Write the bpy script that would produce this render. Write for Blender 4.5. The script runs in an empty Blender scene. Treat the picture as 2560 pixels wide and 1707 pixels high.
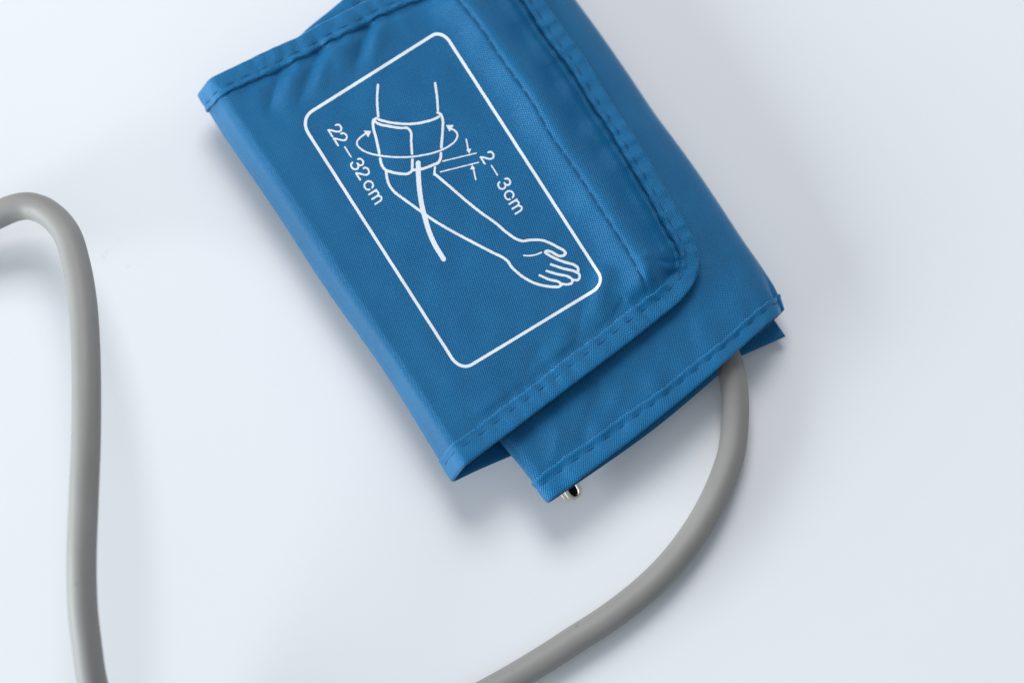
import bpy, math
import numpy as np
from mathutils import Vector

# ------------------------------------------------------------------ camera, light, exposure
scene = bpy.context.scene
PI = math.pi
TILT = math.radians(12.0)
LENS, SENSOR, DIST, ZREF = 70.0, 36.0, 0.636, 0.015
IW, IH = 2560.0, 1707.0
ct, st = math.cos(TILT), math.sin(TILT)
CAM = np.array([0.0, -DIST * st, ZREF + DIST * ct])

cam_data = bpy.data.cameras.new("camera")
cam = bpy.data.objects.new("camera", cam_data)
scene.collection.objects.link(cam)
cam.location = CAM
cam.rotation_euler = (TILT, 0, 0)
cam_data.lens, cam_data.sensor_width = LENS, SENSOR
cam_data.clip_start, cam_data.clip_end = 0.01, 50
cam_data.dof.use_dof = True
cam_data.dof.focus_distance = 0.630
cam_data.dof.aperture_fstop = 4.4
scene.camera = cam

world = bpy.data.worlds.new("World")
scene.world = world
world.use_nodes = True
bg = world.node_tree.nodes["Background"]
bg.inputs[0].default_value = (0.80, 0.89, 1.0, 1)
bg.inputs[1].default_value = 0.385

def area_light(name, loc, target, size, size_y, power, color):
    l = bpy.data.lights.new(name, 'AREA')
    l.shape = 'RECTANGLE'
    l.size, l.size_y, l.energy, l.color = size, size_y, power, color
    o = bpy.data.objects.new(name, l)
    scene.collection.objects.link(o)
    o.location = loc
    o.rotation_euler = (Vector(target) - Vector(loc)).to_track_quat('-Z', 'Y').to_euler()
    return o

area_light("window_light", (-0.22, 2.25, 2.35), (0, 0, 0), 1.6, 1.25, 66.0, (1.0, 0.99, 1.0))
area_light("side_window_light", (-3.1, -1.0, 0.72), (0, 0, 0.02), 2.7, 1.3, 190.0, (0.87, 0.945, 1.0))

scene.view_settings.view_transform = 'Standard'
scene.view_settings.look = 'None'
scene.view_settings.exposure = 0.0
scene.view_settings.gamma = 1.0
try:
    scene.cycles.max_bounces = 6
    scene.cycles.diffuse_bounces = 4
    scene.cycles.glossy_bounces = 3
    scene.cycles.caustics_reflective = False
    scene.cycles.caustics_refractive = False
except Exception:
    pass

# ------------------------------------------------------------------ helpers
KPX = SENSOR / LENS / IW

def P(px, py, z):
    """world x, y of the point at height z that lies in direction (px, py) of the survey photograph"""
    px, py, z = np.asarray(px, float), np.asarray(py, float), np.asarray(z, float)
    a = (px - IW / 2) * KPX
    b = -(py - IH / 2) * KPX
    dy = st + b * ct
    dz = -ct + b * st
    k = (z - CAM[2]) / dz
    return np.stack([CAM[0] + a * k, CAM[1] + dy * k], -1)

def proj(x, y, z):
    vx, vy, vz = x - CAM[0], y - CAM[1], z - CAM[2]
    f = vy * st - vz * ct
    u = vy * ct + vz * st
    return IW / 2 + vx / f / KPX, IH / 2 - u / f / KPX

def catmull(pts, n=12, closed=False):
    pts = np.asarray(pts, float)
    if closed:
        q = np.vstack([pts[-1], pts, pts[0], pts[1]])
    else:
        q = np.vstack([2 * pts[0] - pts[1], pts, 2 * pts[-1] - pts[-2]])
    out = []
    t = np.linspace(0, 1, n, endpoint=False)[:, None]
    for i in range(1, len(q) - 2):
        p0, p1, p2, p3 = q[i - 1], q[i], q[i + 1], q[i + 2]
        # centripetal flavoured: limit tangents by chord lengths
        d1 = np.linalg.norm(p2 - p1) + 1e-12
        d0 = np.linalg.norm(p1 - p0) + 1e-12
        d2 = np.linalg.norm(p3 - p2) + 1e-12
        m1 = ((p1 - p0) / d0 * d1 + (p2 - p1) / d1 * d0) / (d0 + d1) * d1
        m2 = ((p2 - p1) / d1 * d2 + (p3 - p2) / d2 * d1) / (d1 + d2) * d1
        h = (2*t**3 - 3*t**2 + 1) * p1 + (t**3 - 2*t**2 + t) * m1 + (-2*t**3 + 3*t**2) * p2 + (t**3 - t**2) * m2
        out.append(h)
    if not closed:
        out.append(pts[-1][None])
    return np.vstack(out)

def arclen(p):
    return np.concatenate([[0], np.cumsum(np.linalg.norm(np.diff(p, axis=0), axis=1))])

def resample(p, n):
    L = arclen(p)
    s = np.linspace(0, L[-1], n)
    return np.stack([np.interp(s, L, p[:, k]) for k in range(p.shape[1])], -1)

def sstep(x, a, b):
    t = np.clip((x - a) / (b - a), 0, 1)
    return t * t * (3 - 2 * t)

def link(name, me, mat=None, parent=None):
    o = bpy.data.objects.new(name, me)
    scene.collection.objects.link(o)
    if mat is not None:
        me.materials.append(mat)
    if parent is not None:
        o.parent = parent
    return o

def tag(o, label=None, cat=None, kind=None, group=None):
    if label: o['label'] = label
    if cat: o['category'] = cat
    if kind: o['kind'] = kind
    if group: o['group'] = group
    return o

def smooth(me):
    me.polygons.foreach_set('use_smooth', [True] * len(me.polygons))

def grid_mesh(name, V, UV=None, closed_i=False, closed_j=False, flip=False):
    """V: (I, J, 3) array"""
    I, J = V.shape[:2]
    idx = np.arange(I * J).reshape(I, J)
    ii = np.arange(I if closed_i else I - 1)
    jj = np.arange(J if closed_j else J - 1)
    a = idx[ii][:, jj]
    b = idx[(ii + 1) % I][:, jj]
    c = idx[(ii + 1) % I][:, (jj + 1) % J]
    d = idx[ii][:, (jj + 1) % J]
    F = np.stack([a, b, c, d], -1).reshape(-1, 4)
    if flip:
        F = F[:, ::-1]
    me = bpy.data.meshes.new(name)
    me.from_pydata(V.reshape(-1, 3).tolist(), [], F.tolist())
    if UV is not None:
        uvl = me.uv_layers.new(name="UVMap")
        uvl.data.foreach_set('uv', UV.reshape(-1, 2)[F.reshape(-1)].astype(np.float32).ravel())
    smooth(me)
    return me

def tube_arrays(path, r, sides=10, cap=True):
    """verts, faces of a tube along a 3D polyline (radius may be an array)"""
    path = np.asarray(path, float)
    n = len(path)
    r = np.broadcast_to(np.asarray(r, float), (n,))
    T = np.gradient(path, axis=0)
    T /= np.linalg.norm(T, axis=1)[:, None] + 1e-15
    ref = np.array([0, 0, 1.0]) if abs(T[0][2]) < 0.9 else np.array([1.0, 0, 0])
    N = np.cross(T[0], ref); N /= np.linalg.norm(N)
    Ns = []
    for k in range(n):
        N = N - T[k] * np.dot(N, T[k]); N /= np.linalg.norm(N)
        Ns.append(N.copy())
    Ns = np.array(Ns); Bs = np.cross(T, Ns)
    ang = np.linspace(0, 2 * PI, sides, endpoint=False)
    V = path[:, None] + r[:, None, None] * (np.cos(ang)[None, :, None] * Ns[:, None] + np.sin(ang)[None, :, None] * Bs[:, None])
    F = []
    for i in range(n - 1):
        for j in range(sides):
            a = i * sides + j; b = i * sides + (j + 1) % sides
            F.append((a, b, b + sides, a + sides))
    if cap:
        F.append(tuple(range(sides))[::-1])
        F.append(tuple((n - 1) * sides + j for j in range(sides)))
    return V.reshape(-1, 3), F

class Joined:
    def __init__(self): self.v, self.f, self.n = [], [], 0
    def add(self, V, F):
        self.v.extend(np.asarray(V).tolist())
        self.f.extend([tuple(int(x) + self.n for x in f) for f in F])
        self.n = len(self.v)
    def mesh(self, name):
        me = bpy.data.meshes.new(name)
        me.from_pydata(self.v, [], self.f)
        smooth(me)
        return me

# ------------------------------------------------------------------ materials
def new_mat(name):
    m = bpy.data.materials.new(name); m.use_nodes = True
    nt = m.node_tree
    return m, nt, nt.nodes["Principled BSDF"]

def math_node(nt, op, a, b=None):
    n = nt.nodes.new('ShaderNodeMath'); n.operation = op
    for k, v in enumerate((a, b)):
        if v is None: continue
        if isinstance(v, (int, float)): n.inputs[k].default_value = v
        else: nt.links.new(v, n.inputs[k])
    return n.outputs[0]

def ramp(nt, fac, stops):
    n = nt.nodes.new('ShaderNodeValToRGB')
    el = n.color_ramp.elements
    while len(el) < len(stops): el.new(0.5)
    for e, (p, c) in zip(el, stops):
        e.position = p; e.color = (*c, 1)
    nt.links.new(fac, n.inputs[0])
    return n.outputs[0]

def weave(nt, pitch):
    """plain weave from the cloth's own unrolled coordinates (metres); returns 0..1 height"""
    uv = nt.nodes.new('ShaderNodeUVMap'); uv.uv_map = "UVMap"
    nz = nt.nodes.new('ShaderNodeTexNoise'); nz.inputs['Scale'].default_value = 420; nz.inputs['Detail'].default_value = 1
    nt.links.new(uv.outputs[0], nz.inputs['Vector'])
    sep = nt.nodes.new('ShaderNodeSeparateXYZ'); nt.links.new(uv.outputs[0], sep.inputs[0])
    wob = math_node(nt, 'MULTIPLY', math_node(nt, 'SUBTRACT', nz.outputs[0], 0.5), 0.8)
    u = math_node(nt, 'ADD', math_node(nt, 'MULTIPLY', sep.outputs[0], PI / pitch), wob)
    v = math_node(nt, 'SUBTRACT', math_node(nt, 'MULTIPLY', sep.outputs[1], PI / (pitch * 0.92)), wob)
    s = math_node(nt, 'MULTIPLY', math_node(nt, 'SINE', u), math_node(nt, 'SINE', v))
    return math_node(nt, 'ADD', math_node(nt, 'MULTIPLY', s, 0.5), 0.5), uv.outputs[0]

def fabric_material(name, pitch, dark, mid, light, bump=0.9, rough=0.37):
    m, nt, bs = new_mat(name)
    h, uv = weave(nt, pitch)
    big = nt.nodes.new('ShaderNodeTexNoise'); big.inputs['Scale'].default_value = 60; big.inputs['Detail'].default_value = 3
    nt.links.new(uv, big.inputs['Vector'])
    hv = math_node(nt, 'ADD', h, math_node(nt, 'MULTIPLY', math_node(nt, 'SUBTRACT', big.outputs[0], 0.5), 0.25))
    col = ramp(nt, hv, [(0.0, dark), (0.5, mid), (1.0, light)])
    nt.links.new(col, bs.inputs['Base Color'])
    bs.inputs['Roughness'].default_value = rough
    bs.inputs['Specular IOR Level'].default_value = 0.50
    bs.inputs['Specular Tint'].default_value = (0.42, 0.76, 1.0, 1)
    bs.inputs['Sheen Weight'].default_value = 1.0
    bs.inputs['Sheen Roughness'].default_value = 0.28
    bs.inputs['Sheen Tint'].default_value = (0.45, 0.78, 1.0, 1)
    bp = nt.nodes.new('ShaderNodeBump'); bp.inputs['Strength'].default_value = bump; bp.inputs['Distance'].default_value = 0.00016
    nt.links.new(h, bp.inputs['Height']); nt.links.new(bp.outputs[0], bs.inputs['Normal'])
    return m

M_FAB = fabric_material("blue_nylon", 0.00042, (0.0006, 0.038, 0.112), (0.0015, 0.098, 0.255), (0.012, 0.225, 0.47))
M_BIND = fabric_material("blue_binding_tape", 0.00038, (0.0006, 0.046, 0.130), (0.002, 0.112, 0.290), (0.012, 0.235, 0.49), bump=0.8)

def simple(name, col, rough=0.5, metal=0.0, spec=0.5):
    m, nt, bs = new_mat(name)
    bs.inputs['Base Color'].default_value = (*col, 1)
    bs.inputs['Roughness'].default_value = rough
    bs.inputs['Metallic'].default_value = metal
    bs.inputs['Specular IOR Level'].default_value = spec
    return m, nt, bs

M_INNER, _, _ = simple("navy_loop_lining", (0.003, 0.016, 0.048), 0.9, spec=0.15)
M_THREAD, _, _ = simple("blue_grey_thread", (0.028, 0.085, 0.21), 0.7, spec=0.08)
M_INK, nt, bs = simple("white_ink", (0.80, 0.84, 0.88), 0.6, spec=0.25)
h, _uv = weave(nt, 0.00042)
nt.links.new(ramp(nt, h, [(0, (0.60, 0.69, 0.78)), (0.45, (0.78, 0.83, 0.87)), (1, (0.84, 0.87, 0.90))]), bs.inputs['Base Color'])
bp = nt.nodes.new('ShaderNodeBump'); bp.inputs['Strength'].default_value = 0.25; bp.inputs['Distance'].default_value = 0.00012
nt.links.new(h, bp.inputs['Height']); nt.links.new(bp.outputs[0], bs.inputs['Normal'])

M_HOSE, nt, bs = simple("grey_rubber", (0.258, 0.25, 0.232), 0.42, spec=0.45)
tc = nt.nodes.new('ShaderNodeTexCoord')
nz = nt.nodes.new('ShaderNodeTexNoise'); nz.inputs['Scale'].default_value = 55; nz.inputs['Detail'].default_value = 6
nt.links.new(tc.outputs['Object'], nz.inputs['Vector'])
nt.links.new(ramp(nt, nz.outputs[0], [(0.3, (0.242, 0.236, 0.218)), (0.7, (0.262, 0.255, 0.238))]), bs.inputs['Base Color'])
sp = nt.nodes.new('ShaderNodeTexVoronoi'); sp.inputs['Scale'].default_value = 95
nt.links.new(tc.outputs['Object'], sp.inputs['Vector'])
spm = nt.nodes.new('ShaderNodeMapRange'); spm.inputs[1].default_value = 0.03; spm.inputs[2].default_value = 0.09; spm.inputs[3].default_value = 0.35; spm.inputs[4].default_value = 0.0
nt.links.new(sp.outputs['Distance'], spm.inputs[0])
mxh = nt.nodes.new('ShaderNodeMix'); mxh.data_type = 'RGBA'
nt.links.new(spm.outputs[0], mxh.inputs['Factor']); nt.links.new(bs.inputs['Base Color'].links[0].from_socket, mxh.inputs['A']); mxh.inputs['B'].default_value = (0.12, 0.11, 0.095, 1)
nt.links.new(mxh.outputs['Result'], bs.inputs['Base Color'])
nz2 = nt.nodes.new('ShaderNodeTexNoise'); nz2.inputs['Scale'].default_value = 900; nz2.inputs['Detail'].default_value = 4
nt.links.new(tc.outputs['Object'], nz2.inputs['Vector'])
bp = nt.nodes.new('ShaderNodeBump'); bp.inputs['Strength'].default_value = 0.12; bp.inputs['Distance'].default_value = 0.0002
nt.links.new(nz2.outputs[0], bp.inputs['Height']); nt.links.new(bp.outputs[0], bs.inputs['Normal'])
nt.links.new(math_node(nt, 'ADD', math_node(nt, 'MULTIPLY', nz.outputs[0], 0.2), 0.42), bs.inputs['Roughness'])

M_METAL, nt, bs = simple("nickel_plate", (0.80, 0.75, 0.65), 0.34, metal=1.0)
M_RING_SHADE, nt, bs = simple("ring_shade_black", (0.006, 0.007, 0.009), 0.8, spec=0.2)  # near-black colour standing in for the shade inside the ring

M_TABLE, nt, bs = simple("white_laminate", (0.78, 0.79, 0.80), 0.5, spec=0.3)
tc = nt.nodes.new('ShaderNodeTexCoord')
nz = nt.nodes.new('ShaderNodeTexNoise'); nz.inputs['Scale'].default_value = 7; nz.inputs['Detail'].default_value = 5
nt.links.new(tc.outputs['Object'], nz.inputs['Vector'])
base = ramp(nt, nz.outputs[0], [(0.3, (0.772, 0.785, 0.80)), (0.7, (0.792, 0.80, 0.812))])
# faint pinkish scuffs beside the hose
acc = None
for (px, py, r) in ((258, 642, 0.0013), (266, 630, 0.0011), (299, 601, 0.0008), (320, 667, 0.0008)):
    xy = P(px, py, 0.0)
    d = nt.nodes.new('ShaderNodeVectorMath'); d.operation = 'DISTANCE'
    nt.links.new(tc.outputs['Object'], d.inputs[0]); d.inputs[1].default_value = (xy[0], xy[1], 0)
    mr = nt.nodes.new('ShaderNodeMapRange'); mr.interpolation_type = 'SMOOTHSTEP'
    mr.inputs[1].default_value = r; mr.inputs[2].default_value = 0.0; mr.inputs[3].default_value = 0; mr.inputs[4].default_value = 0.55
    nt.links.new(d.outputs['Value'], mr.inputs[0])
    acc = mr.outputs[0] if acc is None else math_node(nt, 'MAXIMUM', acc, mr.outputs[0])
mx = nt.nodes.new('ShaderNodeMix'); mx.data_type = 'RGBA'
nt.links.new(acc, mx.inputs['Factor']); nt.links.new(base, mx.inputs['A']); mx.inputs['B'].default_value = (0.76, 0.66, 0.66, 1)
nt.links.new(mx.outputs['Result'], bs.inputs['Base Color'])
nz2 = nt.nodes.new('ShaderNodeTexNoise'); nz2.inputs['Scale'].default_value = 500; nz2.inputs['Detail'].default_value = 3
nt.links.new(tc.outputs['Object'], nz2.inputs['Vector'])
bp = nt.nodes.new('ShaderNodeBump'); bp.inputs['Strength'].default_value = 0.05; bp.inputs['Distance'].default_value = 0.0002
nt.links.new(nz2.outputs[0], bp.inputs['Height']); nt.links.new(bp.outputs[0], bs.inputs['Normal'])

# ------------------------------------------------------------------ table
tv = np.array([[[-0.8, -0.6, 0], [-0.8, 0.6, 0]], [[0.8, -0.6, 0], [0.8, 0.6, 0]]], float)
table_me = bpy.data.meshes.new("table")
hx, hy, th = 0.8, 0.6, 0.025
tvs = [(-hx, -hy, 0), (hx, -hy, 0), (hx, hy, 0), (-hx, hy, 0), (-hx, -hy, -th), (hx, -hy, -th), (hx, hy, -th), (-hx, hy, -th)]
table_me.from_pydata(tvs, [], [(0, 1, 2, 3), (7, 6, 5, 4), (0, 4, 5, 1), (1, 5, 6, 2), (2, 6, 7, 3), (3, 7, 4, 0)])
table = link("tabletop", table_me, M_TABLE)
tag(table, "plain white smooth tabletop under the blue cuff and grey hose", None, "structure")

# ------------------------------------------------------------------ the outer wrap as one unrolled sheet
ZC = 0.0225                                   # height of the left crest of the wrap
W1, W2 = P(525, 284, 0.0130), P(1095, 1150, 0.0130)   # left silhouette of the fold
fdir = (W2 - W1) / np.linalg.norm(W2 - W1)     # along the fold, towards the lower hem
nin = np.array([-fdir[1], fdir[0]])            # into the cuff
if np.dot(nin, P(1300, 600, 0.02) - W1) < 0: nin = -nin
prof = np.array([(0, 22.5), (1.5, 22.4), (2.8, 21.9), (3.8, 20.9), (4.9, 19.1), (6.4, 16.6), (7.6, 14.6), (8.25, 13.0), (7.5, 11.6),
                 (4.0, 10.8), (0, 10.2), (-8, 9.0), (-20, 7.4), (-45, 5.2), (-80, 4.0), (-160, 3.6)]) * 0.001
XOUT = 0.00825
C0 = W1 + nin * XOUT                           # a point of the crest line
profc = catmull(prof, 14)
profL = arclen(profc)
arc_end = np.interp(0.0, -profc[::-1, 0], profL[::-1]) if False else profL[10 * 14]

seam_px = catmull([(1095, -75), (1142, 0), (1201, 74), (1261, 163), (1327, 256), (1381, 349), (1436, 427), (1485, 502), (1530, 572), (1570, 635), (1600, 690), (1627, 742)], 8)
RIDGES = [  # x0,y0,x1,y1,width px,height mm
    (921, 52, 886, 185, 15, -1.4), (955, 45, 922, 195, 25, 1.0), (872, 78, 838, 225, 24, 0.8),
    (801, 112, 738, 285, 17, -1.2), (836, 105, 780, 260, 22, 0.8), (755, 140, 705, 285, 22, 0.6),
    (705, 160, 662, 310, 18, -1.0), (650, 190, 625, 300, 24, 0.35), (1010, 10, 1015, 90, 26, 0.35),
    (1512, 670, 1486, 815, 25, 1.1), (1562, 745, 1528, 800, 20, -0.8), (1600, 640, 1640, 745, 22, 0.7),
    (1705, 690, 1655, 640, 22, -1.0), (1712, 655, 1640, 668, 9, 0.5), (1655, 705, 1690, 668, 14, -0.6),
    (1217, 929, 1345, 953, 7, -0.35), (1225, 941, 1345, 966, 8, 0.2),
    (1425, 815, 1376, 915, 24, 0.55), (1352, 865, 1298, 965, 24, -0.4), (1262, 975, 1190, 1060, 22, 0.4),
    (1455, 770, 1440, 860, 18, -0.45), (1125, 990, 1235, 1062, 13, -0.3),
]
HEM = None

def seg_dist(qx, qy, x0, y0, x1, y1):
    dx, dy = x1 - x0, y1 - y0
    t = ((qx - x0) * dx + (qy - y0) * dy) / (dx * dx + dy * dy)
    tc_ = np.clip(t, 0, 1)
    return np.hypot(qx - x0 - tc_ * dx, qy - y0 - tc_ * dy), t

def poly_dist(qx, qy, poly, want_near=False):
    """distance to a dense polyline and signed side (positive right of travel in image coordinates)"""
    shp = qx.shape
    q = np.stack([qx.ravel(), qy.ravel()], -1)
    best = np.full(len(q), 1e9); side = np.zeros(len(q)); near = np.zeros(len(q), int)
    for s0 in range(0, len(q), 20000):
        b = q[s0:s0 + 20000]
        d2 = (b[:, None, 0] - poly[None, :, 0]) ** 2 + (b[:, None, 1] - poly[None, :, 1]) ** 2
        k = d2.argmin(1)
        k0 = np.clip(k, 1, len(poly) - 2)
        tan = poly[k0 + 1] - poly[k0 - 1]
        tan /= np.linalg.norm(tan, axis=1)[:, None]
        rel = b - poly[k]
        cr = tan[:, 0] * rel[:, 1] - tan[:, 1] * rel[:, 0]
        al = tan[:, 0] * rel[:, 0] + tan[:, 1] * rel[:, 1]
        near[s0:s0 + 20000] = k
        best[s0:s0 + 20000] = np.where(np.abs(al) < 12, np.abs(cr), np.sqrt(d2[np.arange(len(b)), k]))
        side[s0:s0 + 20000] = np.sign(cr)
    return (best.reshape(shp), side.reshape(shp), near.reshape(shp)) if want_near else (best.reshape(shp), side.reshape(shp))

SEAM = resample(seam_px, 260)

def zA(X, Y, full=True):
    s = (X - C0[0]) * nin[0] + (Y - C0[1]) * nin[1]
    qx, qy = proj(X, Y, 0.0215)
    z = 22.5 - 2.6 * sstep(s, 0.035, 0.098)
    d, sd = poly_dist(qx, qy, SEAM)
    ds = -d * sd                                # positive right of the seam
    g = np.where(ds < 22, np.exp(-((ds - 22) / 66) ** 2), np.exp(-((ds - 22) / 50) ** 2))
    z = z + 4.3 * g
    if full:
        w = sstep(s, 0.001, 0.010)
        m = np.zeros_like(z)
        for x0, y0, x1, y1, wd, am in RIDGES:
            d, t = seg_dist(qx, qy, x0, y0, x1, y1)
            fade = sstep(t, -0.1, 0.12) * (1 - sstep(t, 0.45, 1.1))
            dd, _ = seg_dist(qx, qy, x0 - (x1 - x0), y0 - (y1 - y0), x1 + (x1 - x0), y1 + (y1 - y0))
            m += am * fade * (np.exp(-(dd / wd) ** 2) if am > 0 else 1.15 * np.exp(-np.sqrt(dd * dd + 9) / (0.8 * wd)))
        m += 0.16 * np.sin(qx * 0.021 + 1.0 + 1.3 * np.sin(qy * 0.012)) * np.sin(qy * 0.017 + 0.6) + 0.07 * np.sin(qx * 0.055 - qy * 0.03) * np.sin(qy * 0.043 + qx * 0.02)
        dh, _, kn = poly_dist(qx, qy, HEM, True)
        kw = HEMK[kn]
        m -= 4.3 * g * (1 - sstep(dh, 25, 115))
        m -= 0.3 * np.exp(-(ds / 6.0) ** 2) * sstep(dh, 44 * kw, 16 + 44 * kw)
        m += 0.7 * (1 - np.exp(-np.clip(dh - 30 * kw, 0, None) / 60)) - (0.9 + 0.7 * sstep(s, 0.06, 0.095)) * (1 - 0.55 * sstep(kw, 1.15, 1.33) * (kw > 1.205)) * np.exp(-((dh - 45 * kw - 8) / 14) ** 2) - 0.35
        al = kn * HEM_STEP
        right_ = 1 - sstep(np.abs(kw - 1.0), 0.0, 0.08)
        m += right_ * 0.42 * np.sin(al * 2 * PI / 118 + 0.8 * np.sin(al * 0.013)) * np.exp(-((dh - 82) / 34) ** 2)
        m += (0.13 + 0.05 * right_) * np.sin(al * 2 * PI / 47 + 1.5 * np.sin(al * 0.021)) * np.exp(-np.clip(dh - 45 * kw, 0, None) / 26)
        m += 0.10 * np.sin(qx * 0.043 + qy * 0.019 + 2 * np.sin(qy * 0.011)) * np.sin(qx * 0.017 - qy * 0.031)
        z = z + w * m
    return z * 0.001

def pxA(pts, full=False, it=5):
    pts = np.asarray(pts, float)
    z = np.full(len(pts), 0.0215)
    for _ in range(it):
        xy = P(pts[:, 0], pts[:, 1], z)
        z = zA(xy[:, 0], xy[:, 1], full)
    return xy

def FA(X, Y):
    X = np.asarray(X, float); Y = np.asarray(Y, float)
    s = (X - C0[0]) * nin[0] + (Y - C0[1]) * nin[1]
    t = (X - C0[0]) * fdir[0] + (Y - C0[1]) * fdir[1]
    out = np.empty(X.shape + (3,))
    top = s >= 0
    out[..., 0] = X; out[..., 1] = Y
    out[..., 2] = np.where(top, 0, 0)
    if top.any():
        out[top, 2] = zA(X[top], Y[top])
    low = ~top
    if low.any():
        a = -s[low]
        xo = np.interp(a, profL, profc[:, 0]); zz = np.interp(a, profL, profc[:, 1])
        tt = t[low]
        bul = sstep(xo, 0.0, 0.008) * (0.0005 * np.sin(tt * 38 + 0.5) + 0.0003 * np.sin(tt * 95 + 1.0) - 0.0004)
        xo = xo + bul
        out[low, 0] = C0[0] + fdir[0] * tt - nin[0] * xo
        out[low, 1] = C0[1] + fdir[1] * tt - nin[1] * xo
        out[low, 2] = zz
    return out

# hem outline, from the end of the under layer round the flap and back
top_px = [(632, 144), (700, 112), (751, 89), (790, 66), (853, 34), (920, 0), (1010, -43), (1100, -86), (1190, -130), (1222, -142)]
tr_px = [(1246, -143), (1262, -130)]
right_px = [(1290, -98), (1359, 0), (1408, 71), (1463, 147), (1520, 240), (1586, 341), (1640, 430), (1690, 518), (1716, 565), (1734, 600), (1745, 635)]
br_px = [(1747, 665), (1738, 700)]
bot_px = [(1707, 743), (1644, 796), (1590, 841), (1527, 889), (1462, 938), (1398, 986), (1320, 1045), (1248, 1099)]
hem_px = top_px + tr_px + right_px + br_px + bot_px
HEM = resample(catmull(np.array([(420, 255)] + hem_px + [(1050, 1290)]), 6), 420)
def tape_k(pxy):
    """tape shows wider along the upper and lower hems than along the flap end"""
    x, y = pxy[:, 0], pxy[:, 1]
    # distance past the two rounded corners, measured along the flap end
    t = ((x - 1262) * 0.52 + (y + 130) * 0.854) / 990.0
    al = (x - 1262) * 0.854 - (y + 130) * 0.52     # left of the flap end
    low = sstep(t, 0.80, 0.97); up = 1 - sstep(t, 0.0, 0.12)
    return 1.0 + 0.33 * low * (1 - sstep(al, -90, -5)) + 0.20 * up * (1 - sstep(al, -120, -5))
HEMK = tape_k(HEM)
HEM_STEP = arclen(HEM)[-1] / (len(HEM) - 1)
hem_d = pxA(hem_px)
end_c = P(1952, 843, 0.0040)
s_end = -(arc_end + float(np.dot(end_c - C0, nin)))

def extend(p, direction, direction2=None, bend=0.030):
    d = np.array(direction) / np.linalg.norm(direction)
    e = d if direction2 is None else np.array(direction2) / np.linalg.norm(direction2)
    pts, q, k = [], np.array(p, float), 0.0
    step = 0.004
    while float(np.dot(q - C0, nin)) > s_end:
        w = sstep(k, bend * 0.6, bend * 1.4)
        q = q + (d * (1 - w) + e * w) * step; k += step
        pts.append(q.copy())
    return np.array(pts)

ext_top = extend(hem_d[0], hem_d[0] - hem_d[3], np.array([-0.84, -0.543]))
ext_bot = extend(hem_d[-1], np.array([-0.795, -0.607]), np.array([-0.735, -0.678]))
i_tr = len(top_px)            # index of the corner in hem_px
i_br = len(top_px) + len(tr_px) + len(right_px)
all_d = np.vstack([ext_top[::-1], hem_d, ext_bot])
dense = catmull(all_d, 10)
n0 = len(ext_top)
cut_tr, cut_br = (n0 + i_tr) * 10 + 5, (n0 + i_br) * 10 + 5
top_c = dense[:cut_tr + 1]
right_c = dense[cut_tr:cut_br + 1]
bot_c = dense[cut_br:][::-1]
# cloth edge sits just inside the folded tape
NU, NV = 520, 250

def left_crest_spacing(c, n):
    return resample(c, n)

Tc, Bc = left_crest_spacing(top_c, NU), left_crest_spacing(bot_c, NU)
Rc = resample(right_c, NV)
Lc = np.linspace(Tc[0], Bc[0], NV)
u = np.linspace(0, 1, NU)[:, None, None]; v = np.linspace(0, 1, NV)[None, :, None]
Dg = ((1 - v) * Tc[:, None] + v * Bc[:, None] + (1 - u) * Lc[None] + u * Rc[None]
      - ((1 - u) * (1 - v) * Tc[0] + u * (1 - v) * Tc[-1] + (1 - u) * v * Bc[0] + u * v * Bc[-1]))
VA = FA(Dg[..., 0], Dg[..., 1])
UVA = np.stack([(Dg - C0) @ nin, (Dg - C0) @ fdir], -1)

cuff = bpy.data.objects.new("blood_pressure_cuff", None)
scene.collection.objects.link(cuff)
cuff.empty_display_size = 0.02
tag(cuff, "folded blue nylon arm cuff with white printed arm diagram lying on the white table", "blood pressure cuff")

def oriented(V):
    c = V.shape
    i, j = int(c[0] * 0.8), int(c[1] * 0.5)
    n = np.cross(V[i + 1, j] - V[i, j], V[i, j + 1] - V[i, j])
    return n[2] < 0
meA = grid_mesh("outer_wrap", VA, UVA, flip=oriented(VA))
wrap = link("outer_wrap", meA, M_FAB, cuff)
sol = wrap.modifiers.new("sheet_thickness", 'SOLIDIFY'); sol.thickness = 0.0005; sol.offset = -1
meA.materials.append(M_INNER); sol.material_offset = 1

def normals(F, X, Y, h=2.5e-4):
    a = F(X + h, Y) - F(X - h, Y)
    b = F(X, Y + h) - F(X, Y - h)
    n = np.cross(a, b)
    return n / (np.linalg.norm(n, axis=-1, keepdims=True) + 1e-18)

TAPE = np.array([(5.0, -0.7), (5.62, 0.05), (5.78, 0.42), (5.68, 0.66), (5.40, 0.78), (4.95, 0.70), (4.45, 0.48), (3.95, 0.36), (3.5, 0.42),
                 (2.7, 0.50), (1.6, 0.52), (0.7, 0.50), (0.18, 0.40), (-0.04, 0.16), (-0.04, -0.3), (0.2, -0.62), (1.0, -0.72), (3.0, -0.78), (5.5, -0.75)]) * 0.001

def path_frame(path):
    T = np.gradient(path, axis=0)
    T /= np.linalg.norm(T, axis=1)[:, None] + 1e-15
    N = np.stack([T[:, 1], -T[:, 0]], -1)
    return T, N

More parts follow.
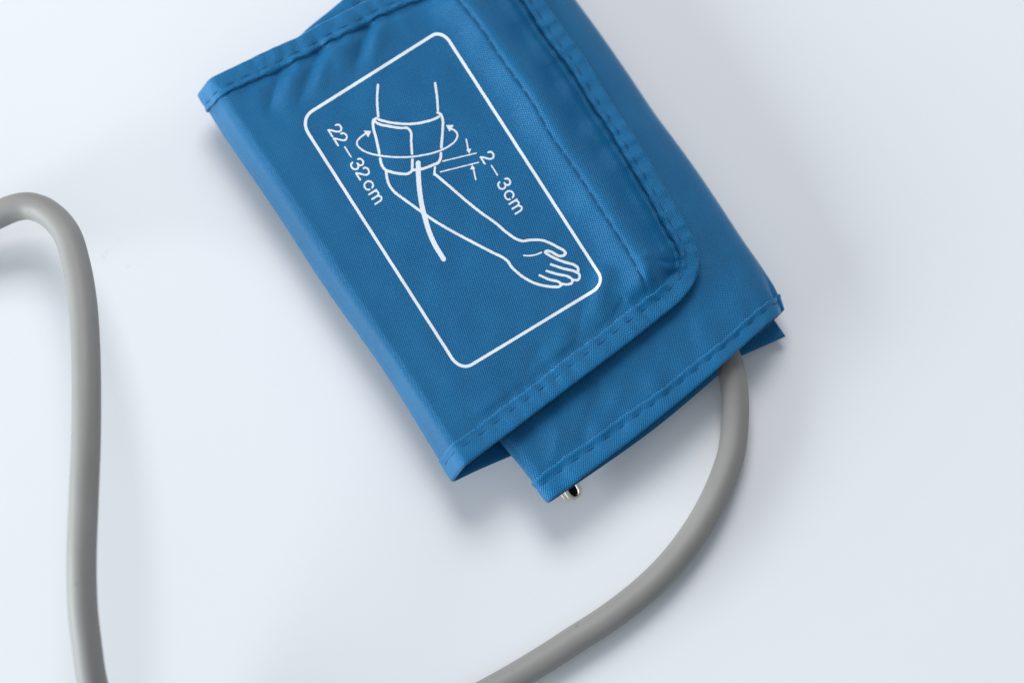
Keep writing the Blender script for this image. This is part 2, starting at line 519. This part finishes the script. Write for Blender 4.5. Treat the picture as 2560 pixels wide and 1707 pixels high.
hem_path = resample(np.vstack([dense]), 1300)
T_, N_ = path_frame(hem_path)
if np.dot(N_[650], Dg[int(NU * .6), NV // 2] - hem_path[650]) < 0: N_ = -N_
endv = (Bc[0] - Tc[0]) / np.linalg.norm(Bc[0] - Tc[0])
for sgn, sl_ in ((1, np.arange(len(hem_path))), (-1, np.arange(len(hem_path))[::-1])):
    w_e = 1 - sstep(arclen(hem_path)[-1] * sl_ / (len(hem_path) - 1), 0.004, 0.02)
    ev = endv * sgn
    dirv = ev / np.maximum(np.abs((N_ * ev).sum(1)), 0.3)[:, None]
    N_ = N_ * (1 - w_e[:, None]) + dirv * w_e[:, None]
# slight unevenness of the hand-fed tape
sL = arclen(hem_path)
wid0 = tape_k(np.stack(proj(hem_path[:, 0], hem_path[:, 1], 0.0215), -1))
wid0[:300] = np.maximum(wid0[:300], 1.2); wid0[-300:] = 1.33
wid = wid0 + 0.02 * np.sin(sL * 2 * PI / 0.0059 + 1) + 0.03 * np.sin(sL * 260) + 0.03 * np.sin(sL * 95 + 1)
pucker = 0.00012 * np.sin(sL * 2 * PI / 0.0059)
rows = []
for d, o in TAPE:
    oo = np.full(len(hem_path), o)
    if 0.0028 < d < 0.0048 and o > 0: oo = oo + pucker
    if d > 0.0041 and o > 0: oo = oo * (1.0 - 0.42 * np.clip((wid0 - 1.1) / 0.23, 0, 1) * (wid0 > 1.21))
    q = hem_path + N_ * (d * (wid if d > 0.0008 else np.ones_like(wid)))[:, None]
    rows.append(FA(q[:, 0], q[:, 1]) + normals(FA, q[:, 0], q[:, 1]) * oo[:, None])
VB = np.stack(rows, 1)
plen = np.concatenate([[0], np.cumsum(np.linalg.norm(np.diff(TAPE, axis=0), axis=1))])
UVB = np.stack(np.broadcast_arrays(sL[:, None], plen[None, :]), -1)
def facing(V, i, j):
    n = np.cross(V[i + 1, j] - V[i, j], V[i, j + 1] - V[i, j]); return n[2]
link("edge_binding", grid_mesh("edge_binding", VB, UVB, closed_j=False, flip=facing(VB, 800, 10) < 0), M_BIND, wrap)

# stitches: short thread loops, joined per seam
def stitches(name, pos_fn, length, pitch, parent, lift, r=0.000105):
    """pos_fn(s) -> (points, normals) at arc lengths s"""
    J = Joined()
    n = int(length / pitch)
    rng = np.random.default_rng(7)
    for k in range(n):
        s0 = k * pitch + rng.uniform(-.04, .04) * pitch
        ss = np.linspace(s0, s0 + pitch * 0.90, 9)
        p, nn = pos_fn(np.clip(ss, 0, length))
        prof_h = lift * np.sin(np.linspace(0, PI, 9)) ** 0.35 - 0.00010
        V, F = tube_arrays(p + nn * prof_h[:, None], r, 6)
        J.add(V, F)
    o = link(name, J.mesh(name), M_THREAD, parent)
    tag(o, kind="stuff")
    return o

st_off = 0.00395
st_path = hem_path + N_ * (st_off * wid)[:, None]
def pos_hem(s):
    q = np.stack([np.interp(s, sL, st_path[:, 0]), np.interp(s, sL, st_path[:, 1])], -1)
    nn = normals(FA, q[:, 0], q[:, 1])
    return FA(q[:, 0], q[:, 1]) + nn * 0.00028, nn
stitches("binding_stitching", pos_hem, sL[-1], 0.0059, wrap, 0.00026)
seam_d = pxA(resample(seam_px, 200))
seam_L = arclen(seam_d)
def pos_seam(s):
    q = np.stack([np.interp(s, seam_L, seam_d[:, 0]), np.interp(s, seam_L, seam_d[:, 1])], -1)
    nn = normals(FA, q[:, 0], q[:, 1])
    return FA(q[:, 0], q[:, 1]), nn
stitches("seam_stitching", pos_seam, seam_L[-1], 0.0050, wrap, 0.00024)

# ------------------------------------------------------------------ the print (ink decal that follows the cloth)
Z = 3.672
def r3(pts): return [(740 + x / Z, 60 + y / Z) for x, y in pts]
def r4(pts): return [(740 + x / Z, 260 + y / Z) for x, y in pts]
def r5(pts): return [(1060 + x / Z, 560 + y / Z) for x, y in pts]

def rounded_frame():
    ends = [((771, 334), (781, 278)), ((1080, 90), (1124, 105)), ((1496, 682), (1481, 729)), ((1180, 911), (1129, 894))]   # arc start, arc end; straight lines between
    lines = [((1129, 894), (771, 334)), ((781, 278), (1080, 90)), ((1124, 105), (1496, 682)), ((1481, 729), (1180, 911))]
    out = []
    t = np.linspace(0, 1, 14)[:, None]
    for k, (p, q) in enumerate(ends):
        p, q = np.array(p, float), np.array(q, float)
        (a0, a1), (b0, b1) = lines[k], lines[(k + 1) % 4]
        da, db = np.array(a1, float) - a0, np.array(b1, float) - b0
        M = np.array([[da[0], -db[0]], [da[1], -db[1]]])
        u = np.linalg.solve(M, np.array(b0, float) - np.array(a0, float))[0]
        c = np.array(a0, float) + da * u
        c1, c2 = p + (c - p) * 0.58, q + (c - q) * 0.58
        out.append((1-t)**3 * p + 3*(1-t)**2*t * c1 + 3*(1-t)*t**2 * c2 + t**3 * q)
    return np.vstack(out)
frame_strokes = [(rounded_frame(), 7.7, True)]
S = []   # (polyline px, width px)
def add(pts, w, curve=True):
    S.append((catmull(pts, 8) if curve and len(pts) > 2 else np.array(pts, float), w - 0.4, False))
add(r3([(752, 562), (745, 690), (750, 800), (756, 852)]), 6.2)
add(r3([(1277, 547), (1295, 680), (1303, 795)]), 6.2)
add(r3([(760, 880), (850, 904), (950, 917), (1050, 920), (1150, 908), (1240, 885), (1300, 860), (1312, 852)]), 6.4)
add(r3([(1300, 815), (1326, 830), (1344, 870), (1347, 960), (1340, 1060), (1334, 1135)]), 7)
add(r3([(1330, 1188), (1326, 1238), (1310, 1270), (1260, 1295), (1150, 1333), (1078, 1343)]), 7)
add(r3([(738, 868), (712, 885), (708, 930), (735, 1050), (755, 1140), (765, 1188)]), 7)
add(r3([(773, 1238), (785, 1290), (815, 1335), (880, 1362), (960, 1376), (1030, 1374), (1062, 1350), (1067, 1300), (1068, 1246)]), 7)
add(r3([(720, 893), (750, 915), (850, 940), (960, 957), (1032, 963), (1050, 985), (1058, 1080), (1065, 1192)]), 6.4)
add(r3([(632, 1013), (590, 1045), (560, 1085), (562, 1112), (590, 1145), (650, 1180), (740, 1205), (850, 1220), (950, 1225), (1060, 1221), (1160, 1207),
        (1260, 1185), (1350, 1152), (1420, 1112), (1465, 1070), (1482, 1030), (1476, 1000), (1452, 977), (1425, 966)]), 4.8)
add(r4([(1122, 543), (1124, 650), (1135, 800), (1155, 930), (1185, 1050), (1225, 1180), (1282, 1305), (1355, 1424)]), 12.6)
add(r4([(828, 625), (838, 690), (860, 752), (900, 805), (970, 860), (1060, 925), (1150, 990), (1250, 1060), (1400, 1150), (1600, 1258), (1800, 1362), (1925, 1428)])
    + r5([(770, 345), (800, 390), (850, 440), (930, 500), (1020, 545), (1100, 567), (1190, 577), (1240, 575), (1262, 558)]), 7)
add(r4([(1276, 582), (1270, 650)]), 6, False)
add(r4([(1276, 646), (1400, 750), (1550, 880), (1700, 1000), (1840, 1100)]) + r5([(760, 80), (870, 148), (905, 157), (960, 150), (1030, 146), (1090, 152), (1160, 178), (1230, 215), (1288, 250), (1300, 268),
        (1285, 288), (1250, 295), (1210, 281), (1170, 257), (1130, 248), (1113, 257), (1150, 287), (1200, 315), (1290, 350), (1385, 381), (1412, 402), (1415, 438)]), 7)
add(r5([(1166, 372), (1280, 410), (1392, 440), (1425, 462), (1428, 494), (1410, 515), (1375, 514)]), 6.6)
add(r5([(1126, 432), (1220, 460), (1332, 488), (1361, 510), (1358, 540), (1320, 555), (1268, 550)]), 6.6)
add(r5([(1062, 472), (1150, 510), (1245, 538), (1262, 556)]), 6.6)
add(r5([(917, 290), (970, 292), (1030, 281), (1078, 262)]), 4.2)
add(r3([(1345, 1262), (1655, 1187)]), 3.4, False)
add(r3([(1325, 1360), (1675, 1273)]), 3.4, False)
add(r3([(1563, 1060), (1583, 1165)]), 4, False)
add(r3([(1650, 1430), (1628, 1325)]), 4, False)
TRI = [r3([(620, 980), (693, 985), (662, 1044)]), r3([(1376, 930), (1449, 930), (1410, 992)]),
       r3([(1561, 1153), (1609, 1146), (1591, 1192)]), r3([(1598, 1337), (1647, 1331), (1619, 1296)])]

G = {
 '2': (93, [[(6, 88), (9, 104), (22, 116), (41, 120), (60, 114), (72, 99), (72, 84), (62, 66), (42, 46), (20, 25), (8, 11)], [(6, 6), (78, 6)]]),
 '3': (93, [[(6, 92), (11, 107), (24, 117), (42, 120), (59, 115), (70, 101), (68, 82), (56, 70), (34, 66)], [(34, 66), (57, 63), (72, 51), (76, 36), (71, 19), (57, 7), (40, 3), (21, 7), (8, 18), (4, 32)]]),
 'c': (96, [[(78, 60), (69, 76), (52, 84), (34, 83), (17, 73), (7, 57), (6, 40), (11, 22), (25, 9), (44, 4), (62, 8), (73, 17), (79, 30)]]),
 'm': (130, [[(6, 2), (6, 82)], [(6, 52), (14, 72), (30, 82), (46, 79), (56, 66), (58, 50), (58, 2)], [(58, 50), (67, 71), (83, 82), (99, 79), (109, 66), (111, 50), (111, 2)]]),
}
def text_strokes(org, e, items):
    """org px, e unit reading direction in image coordinates (y down)"""
    e = np.array(e) / np.linalg.norm(e); up = np.array([e[1], -e[0]])
    out = []
    for ch, x in items:
        if ch == '-':
            p = [np.array(org) + (e * a + up * 50) / Z for a in (x, x + 106)]
            out.append((np.array(p), 3.6, False)); continue
        for stroke in G[ch][1]:
            p = np.array([np.array(org) + (e * (x + a) + up * b) / Z for a, b in stroke])
            out.append((catmull(p, 6) if len(p) > 2 else p, 4.5, False))
    return out
text1 = text_strokes(r4([(288, 240)])[0], (0.54, 0.84), [('2', 0), ('2', 93), ('-', 219), ('3', 372), ('2', 470), ('c', 590), ('m', 699)])
text2 = text_strokes(r4([(1686, 488)])[0], (0.53, 0.848), [('2', 0), ('-', 122), ('3', 288), ('c', 398), ('m', 505)])

def ink_mesh(name, strokes, tris=(), step=1.25):
    pts = np.vstack([s[0] for s in strokes] + [np.array(t) for t in tris])
    x0, y0 = pts.min(0) - 14; x1, y1 = pts.max(0) + 14
    xs = np.arange(x0, x1, step); ys = np.arange(y0, y1, step)
    D = np.full((len(xs), len(ys)), 50.0)
    for poly, w, closed in strokes:
        n = len(poly)
        for k in range(n if closed else n - 1):
            a, b = poly[k], poly[(k + 1) % n]
            m = w / 2 + 6
            i0, i1 = np.searchsorted(xs, [min(a[0], b[0]) - m, max(a[0], b[0]) + m])
            j0, j1 = np.searchsorted(ys, [min(a[1], b[1]) - m, max(a[1], b[1]) + m])
            if i1 <= i0 or j1 <= j0: continue
            X, Y = np.meshgrid(xs[i0:i1], ys[j0:j1], indexing='ij')
            if np.hypot(*(b - a)) < 1e-6: continue
            d, _ = seg_dist(X, Y, a[0], a[1], b[0], b[1])
            D[i0:i1, j0:j1] = np.minimum(D[i0:i1, j0:j1], d - w / 2)
    for t in tris:
        t = np.array(t); c = t.mean(0)
        X, Y = np.meshgrid(xs, ys, indexing='ij')
        dd = np.full(X.shape, -1e9)
        for k in range(3):
            a, b = t[k], t[(k + 1) % 3]
            nn = np.array([b[1] - a[1], a[0] - b[0]]); nn = nn / np.linalg.norm(nn)
            if np.dot(nn, c - a) > 0: nn = -nn
            dd = np.maximum(dd, (X - a[0]) * nn[0] + (Y - a[1]) * nn[1])
        D = np.minimum(D, dd)
    # the ink edge follows the threads
    X, Y = np.meshgrid(xs, ys, indexing='ij')
    D = D + 0.28 * np.sin((X * 0.55 + Y * 0.84) * 0.8) * np.sin((X * 0.84 - Y * 0.55) * 0.8) + 0.25 * np.sin(X * 0.31 + Y * 0.2) * np.sin(Y * 0.27)
    verts, index, faces = [], {}, []
    def vid(key, p):
        if key not in index:
            index[key] = len(verts); verts.append(p)
        return index[key]
    ins = D < 0
    cnt = ins[:-1, :-1].astype(int) + ins[1:, :-1] + ins[1:, 1:] + ins[:-1, 1:]
    for i, j in np.argwhere(cnt > 0):
        cs = [(i, j), (i + 1, j), (i + 1, j + 1), (i, j + 1)]
        poly = []
        for k in range(4):
            a, b = cs[k], cs[(k + 1) % 4]
            da, db = D[a], D[b]
            if da < 0: poly.append(vid(a, (xs[a[0]], ys[a[1]])))
            if (da < 0) != (db < 0):
                f = da / (da - db)
                key = (min(a, b), max(a, b))
                poly.append(vid(key, (xs[a[0]] + f * (xs[b[0]] - xs[a[0]]), ys[a[1]] + f * (ys[b[1]] - ys[a[1]]))))
        if len(poly) >= 3: faces.append(tuple(poly[::-1]))
    pv = np.array(verts)
    q = pxA(pv, True, 3)
    nn = normals(FA, q[:, 0], q[:, 1])
    p3 = FA(q[:, 0], q[:, 1]) + nn * 0.00007
    me = bpy.data.meshes.new(name)
    me.from_pydata(p3.tolist(), [], faces)
    uvs = np.stack([(q - C0) @ nin, (q - C0) @ fdir], -1)
    lv = np.empty(len(me.loops), np.int32); me.loops.foreach_get('vertex_index', lv)
    me.uv_layers.new(name="UVMap").data.foreach_set('uv', uvs[lv].astype(np.float32).ravel())
    smooth(me)
    return link(name, me, M_INK, wrap)

ink_mesh("printed_frame", frame_strokes)
ink_mesh("printed_arm_diagram", S, TRI)
tag(ink_mesh("printed_text", text1), "white printed text 22-32cm")
tag(ink_mesh("printed_text", text2), "white printed text 2-3cm")

# ------------------------------------------------------------------ the inner roll of the cuff
Lpx = catmull([(748, 97), (900, 420), (1080, 800), (1200, 1020), (1248, 1100), (1312, 1180), (1358, 1240), (1371, 1256)], 12)
Rpx = catmull([(1246, -267), (1340, -136), (1438, 0), (1504, 90), (1572, 188), (1640, 289), (1701, 371), (1753, 444), (1808, 526), (1862, 608), (1908, 673), (1938, 722), (1952, 752), (1960, 774)], 12)
NVB, NUB = 260, 300
Lr, Rr = resample(Lpx, NVB), resample(Rpx, NVB)
VI = np.zeros((NVB, NUB, 3)); 
for k in range(NVB):
    vv = k / (NVB - 1)
    zl, zr = 0.0140, 0.0075 + 0.003 * sstep(vv, 0.85, 1.0)
    A = P(*Lr[k], zl); B = P(*Rr[k], zr)
    W = np.linalg.norm(B - A); e = (B - A) / W
    up_r = 1.0 + 0.25 * sstep(vv, 0.9, 1.0)
    pr = [(W - 0.030, 0.0092), (W - 0.050, 0.0092), (W * 0.3, 0.0102), (0.006, 0.0112), (0.0022, 0.0117), (0.0004, 0.0129), (0, 0.0141), (0.0007, 0.0155), (0.0028, 0.0166), (0.007, 0.0170),
          (W * 0.3, 0.0172), (W * 0.6, 0.0168), (W - 0.022, 0.0162), (W - 0.013, 0.0157), (W - 0.0075, 0.0146), (W - 0.0033, 0.0124), (W - 0.0008, 0.0098), (W, zr), (W - 0.0012, zr - 0.0022), (W - 0.005, zr - 0.0034), (W - 0.012, zr - 0.0037)]
    c = resample(catmull(pr, 10), NUB)
    # sag of the hem edge between the folds
    bow = 0.0019 * np.sin(np.clip(c[:, 0] / W, 0, 1) * PI) * sstep(vv, 0.55, 1.0)
    bow = bow + 0.0011 * (np.arange(NUB) < NUB * 0.45) * sstep(c[:, 0], 0.001, 0.045) * sstep(vv, 0.6, 1.0)
    f2 = np.array([e[1], -e[0]])
    VI[k, :, 0] = A[0] + e[0] * c[:, 0] + f2[0] * bow
    VI[k, :, 1] = A[1] + e[1] * c[:, 0] + f2[1] * bow
    VI[k, :, 2] = c[:, 1]
qx, qy = proj(VI[..., 0], VI[..., 1], VI[..., 2])
onTop = sstep(VI[..., 2], 0.0145, 0.0162)
wr = 0.42 * np.sin(qx * 0.030 + qy * 0.006) * np.sin(qy * 0.016 + 0.8) + 0.16 * np.sin(qx * 0.06 - qy * 0.035)
for x0, y0, x1, y1, wd, am in [(1560, 960, 1500, 1075, 20, 0.5), (1500, 960, 1455, 1090, 16, -0.4), (1660, 870, 1640, 960, 24, 0.5), (1720, 800, 1730, 900, 22, -0.35), (1400, 1080, 1380, 1150, 18, 0.35), (1840, 690, 1860, 800, 30, 0.4)]:
    d, t = seg_dist(qx, qy, x0, y0, x1, y1)
    wr += am * np.exp(-(d / wd) ** 2)
VI[..., 2] += onTop * wr * 0.001
colL = np.linalg.norm(np.diff(VI, axis=0), axis=2).sum(0)
rowA = np.concatenate([np.zeros((NVB, 1)), np.cumsum(np.linalg.norm(np.diff(VI, axis=1), axis=2), axis=1)], 1)
UVI = np.stack([rowA - rowA[:, NUB // 2:NUB // 2 + 1], np.linspace(0, 1, NVB)[:, None] * colL.mean() * np.ones((1, NUB))], -1)

def bil(G_, vi, ui):
    vi = np.clip(vi, 0, G_.shape[0] - 1.0001); ui = np.clip(ui, 0, G_.shape[1] - 1.0001)
    i = vi.astype(int); j = ui.astype(int); a = (vi - i)[..., None]; b = (ui - j)[..., None]
    return (1-a)*(1-b)*G_[i, j] + a*(1-b)*G_[i+1, j] + (1-a)*b*G_[i, j+1] + a*b*G_[i+1, j+1]

def grid_normals(V):
    a = np.gradient(V, axis=0); b = np.gradient(V, axis=1)
    n = np.cross(b, a)
    n /= np.linalg.norm(n, axis=-1, keepdims=True) + 1e-18
    j = int(NUB * 0.72)
    if n[NVB // 2, j, 2] < 0: n = -n
    return n
NI = grid_normals(VI)
jt = int(NUB * 0.72)
meI = grid_mesh("inner_roll", VI, UVI, flip=np.cross(VI[101, jt] - VI[100, jt], VI[100, jt + 1] - VI[100, jt])[2] < 0)
roll = link("inner_roll", meI, M_FAB, cuff)
sol = roll.modifiers.new("sheet_thickness", 'SOLIDIFY'); sol.thickness = 0.0005; sol.offset = -1
meI.materials.append(M_INNER); sol.material_offset = 1

def roll_binding(which):
    ui = np.linspace(0, NUB - 1.001, 700)
    Lc_ = np.interp(ui, np.arange(NUB), colL)
    arc = np.interp(ui, np.arange(NUB), rowA[-1 if which else 0])
    w_ = 1.0 + 0.5 * (1 - sstep(arc, arc[-1] * 0.42, arc[-1] * 0.93)) * which + 0.02 * np.sin(arc * 2 * PI / 0.0059) + 0.03 * np.sin(arc * 240 + which) + 0.03 * np.sin(arc * 90)
    rows = []
    for d, o in TAPE:
        dv = (d * (w_ if d > 0.0008 else 1.0)) / Lc_ * (NVB - 1)
        vi = (NVB - 1 - dv) if which else dv
        p = bil(VI, vi, ui); nn = bil(NI, vi, ui)
        if d < 0:   # beyond the cloth edge
            q1, q2 = bil(VI, np.full_like(ui, NVB - 1.0 if which else 0.0), ui), bil(VI, np.full_like(ui, NVB - 4.0 if which else 3.0), ui)
            t = (q1 - q2) / np.linalg.norm(q1 - q2, axis=1)[:, None]
            p = q1 - t * d
        oo = o + (0.00012 * np.sin(arc * 2 * PI / 0.0059) if 0.0028 < d < 0.0048 and o > 0 else 0 * arc)
        rows.append(p + nn * np.asarray(oo)[:, None])
    V = np.stack(rows, 1)
    uv = np.stack(np.broadcast_arrays(arc[:, None], plen[None, :]), -1)
    link("edge_binding", grid_mesh("edge_binding", V, uv, flip=facing(V, 500, 10) < 0), M_BIND, roll)
    dv0 = st_off * w_ / Lc_ * (NVB - 1)
    def pos(s):
        uu = np.interp(s, arc, ui); dd = np.interp(s, arc, dv0)
        vi = (NVB - 1 - dd) if which else dd
        nn = bil(NI, vi, uu)
        return bil(VI, vi, uu) + nn * 0.00028, nn
    stitches("binding_stitching", pos, arc[-1], 0.0059, roll, 0.00026)
roll_binding(1)
roll_binding(0)

# ------------------------------------------------------------------ metal ring under the lower hem, black shade sheet in its opening
def at(px, py, z):
    xy = P(px, py, z); return np.array([xy[0], xy[1], z])
tip = at(1442, 1242, 0.0062)
out = np.array([0.50, -0.80, -0.33]); out /= np.linalg.norm(out)
side = np.array([0.80, 0.52, 0.0]); side -= out * np.dot(side, out); side /= np.linalg.norm(side)
def stadium(tip_c, half, length, r, n=18):
    c = tip_c - out * half
    a = np.linspace(-PI / 2, PI / 2, n)
    p = [c + side * half * math.sin(t) + out * half * math.cos(t) for t in a]
    q = [c - out * length - side * half * math.sin(t) - out * half * math.cos(t) for t in a]
    path = np.array(p + q + [p[0]])
    path = resample(catmull(path[:-1], 3, closed=True), 120)
    return tube_arrays(np.vstack([path, path[:1]]), r, 12, cap=False)
J = Joined()
J.add(*stadium(tip, 0.0020, 0.011, 0.00085))
J.add(*stadium(tip - side * 0.0012 - out * 0.0007 + np.array([0, 0, -0.0016]), 0.0020, 0.011, 0.0008))
link("metal_ring", J.mesh("metal_ring"), M_METAL, cuff)
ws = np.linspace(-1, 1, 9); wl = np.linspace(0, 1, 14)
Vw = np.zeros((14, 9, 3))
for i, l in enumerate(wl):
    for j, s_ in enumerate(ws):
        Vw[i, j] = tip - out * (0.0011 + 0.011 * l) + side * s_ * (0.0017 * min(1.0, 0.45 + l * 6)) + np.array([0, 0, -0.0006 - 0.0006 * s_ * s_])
shade_sheet = link("ring_shade_sheet", grid_mesh("ring_shade_sheet", Vw), M_RING_SHADE, cuff)  # added dark sheet, makes the shaded ring opening read black
sol = shade_sheet.modifiers.new("sheet_thickness", 'SOLIDIFY'); sol.thickness = 0.0006

# ------------------------------------------------------------------ hose
R = 0.00445
hp = [(1745, 790, 5.6), (1785, 835, 6.2), (1815, 885, 6.4), (1831, 940, 6.4), (1838, 1000, 5.6), (1837, 1060, 4.9), (1830, 1124, 4.6), (1812, 1184, 4.5), (1787, 1243, 4.5), (1755, 1302, 4.5),
      (1717, 1359, 4.5), (1673, 1413, 4.5), (1620, 1466, 4.5), (1563, 1513, 4.5), (1505, 1555, 4.5), (1440, 1596, 4.5), (1380, 1635, 4.5), (1262, 1706, 4.5), (1130, 1776, 4.5),
      (960, 1858, 4.5), (760, 1935, 5), (560, 1965, 7), (400, 1930, 12), (300, 1850, 20), (253, 1770, 27), (232, 1707, 32), (217, 1610, 37), (207, 1520, 40), (204, 1410, 42), (209, 1255, 42), (215, 1100, 41), (216, 980, 39), (214, 867, 36),
      (206, 750, 32), (191, 662, 28), (164, 580, 24), (133, 543, 21), (102, 523, 18.5), (68, 515, 17), (33, 521, 16), (0, 535, 15), (-60, 565, 13), (-150, 612, 9), (-280, 670, 5.5), (-420, 715, 4.5), (-560, 735, 4.5)]
pts = np.array([at(x, y, z * 0.001) for x, y, z in hp])
path = resample(catmull(pts, 10), 520)
V, F = tube_arrays(path, R, 28)
me = bpy.data.meshes.new("air_hose"); me.from_pydata(V.tolist(), [], F); smooth(me)
hose = link("air_hose", me, M_HOSE)
tag(hose, "smooth grey rubber hose coming out from under the blue cuff and curving over the table", "hose")
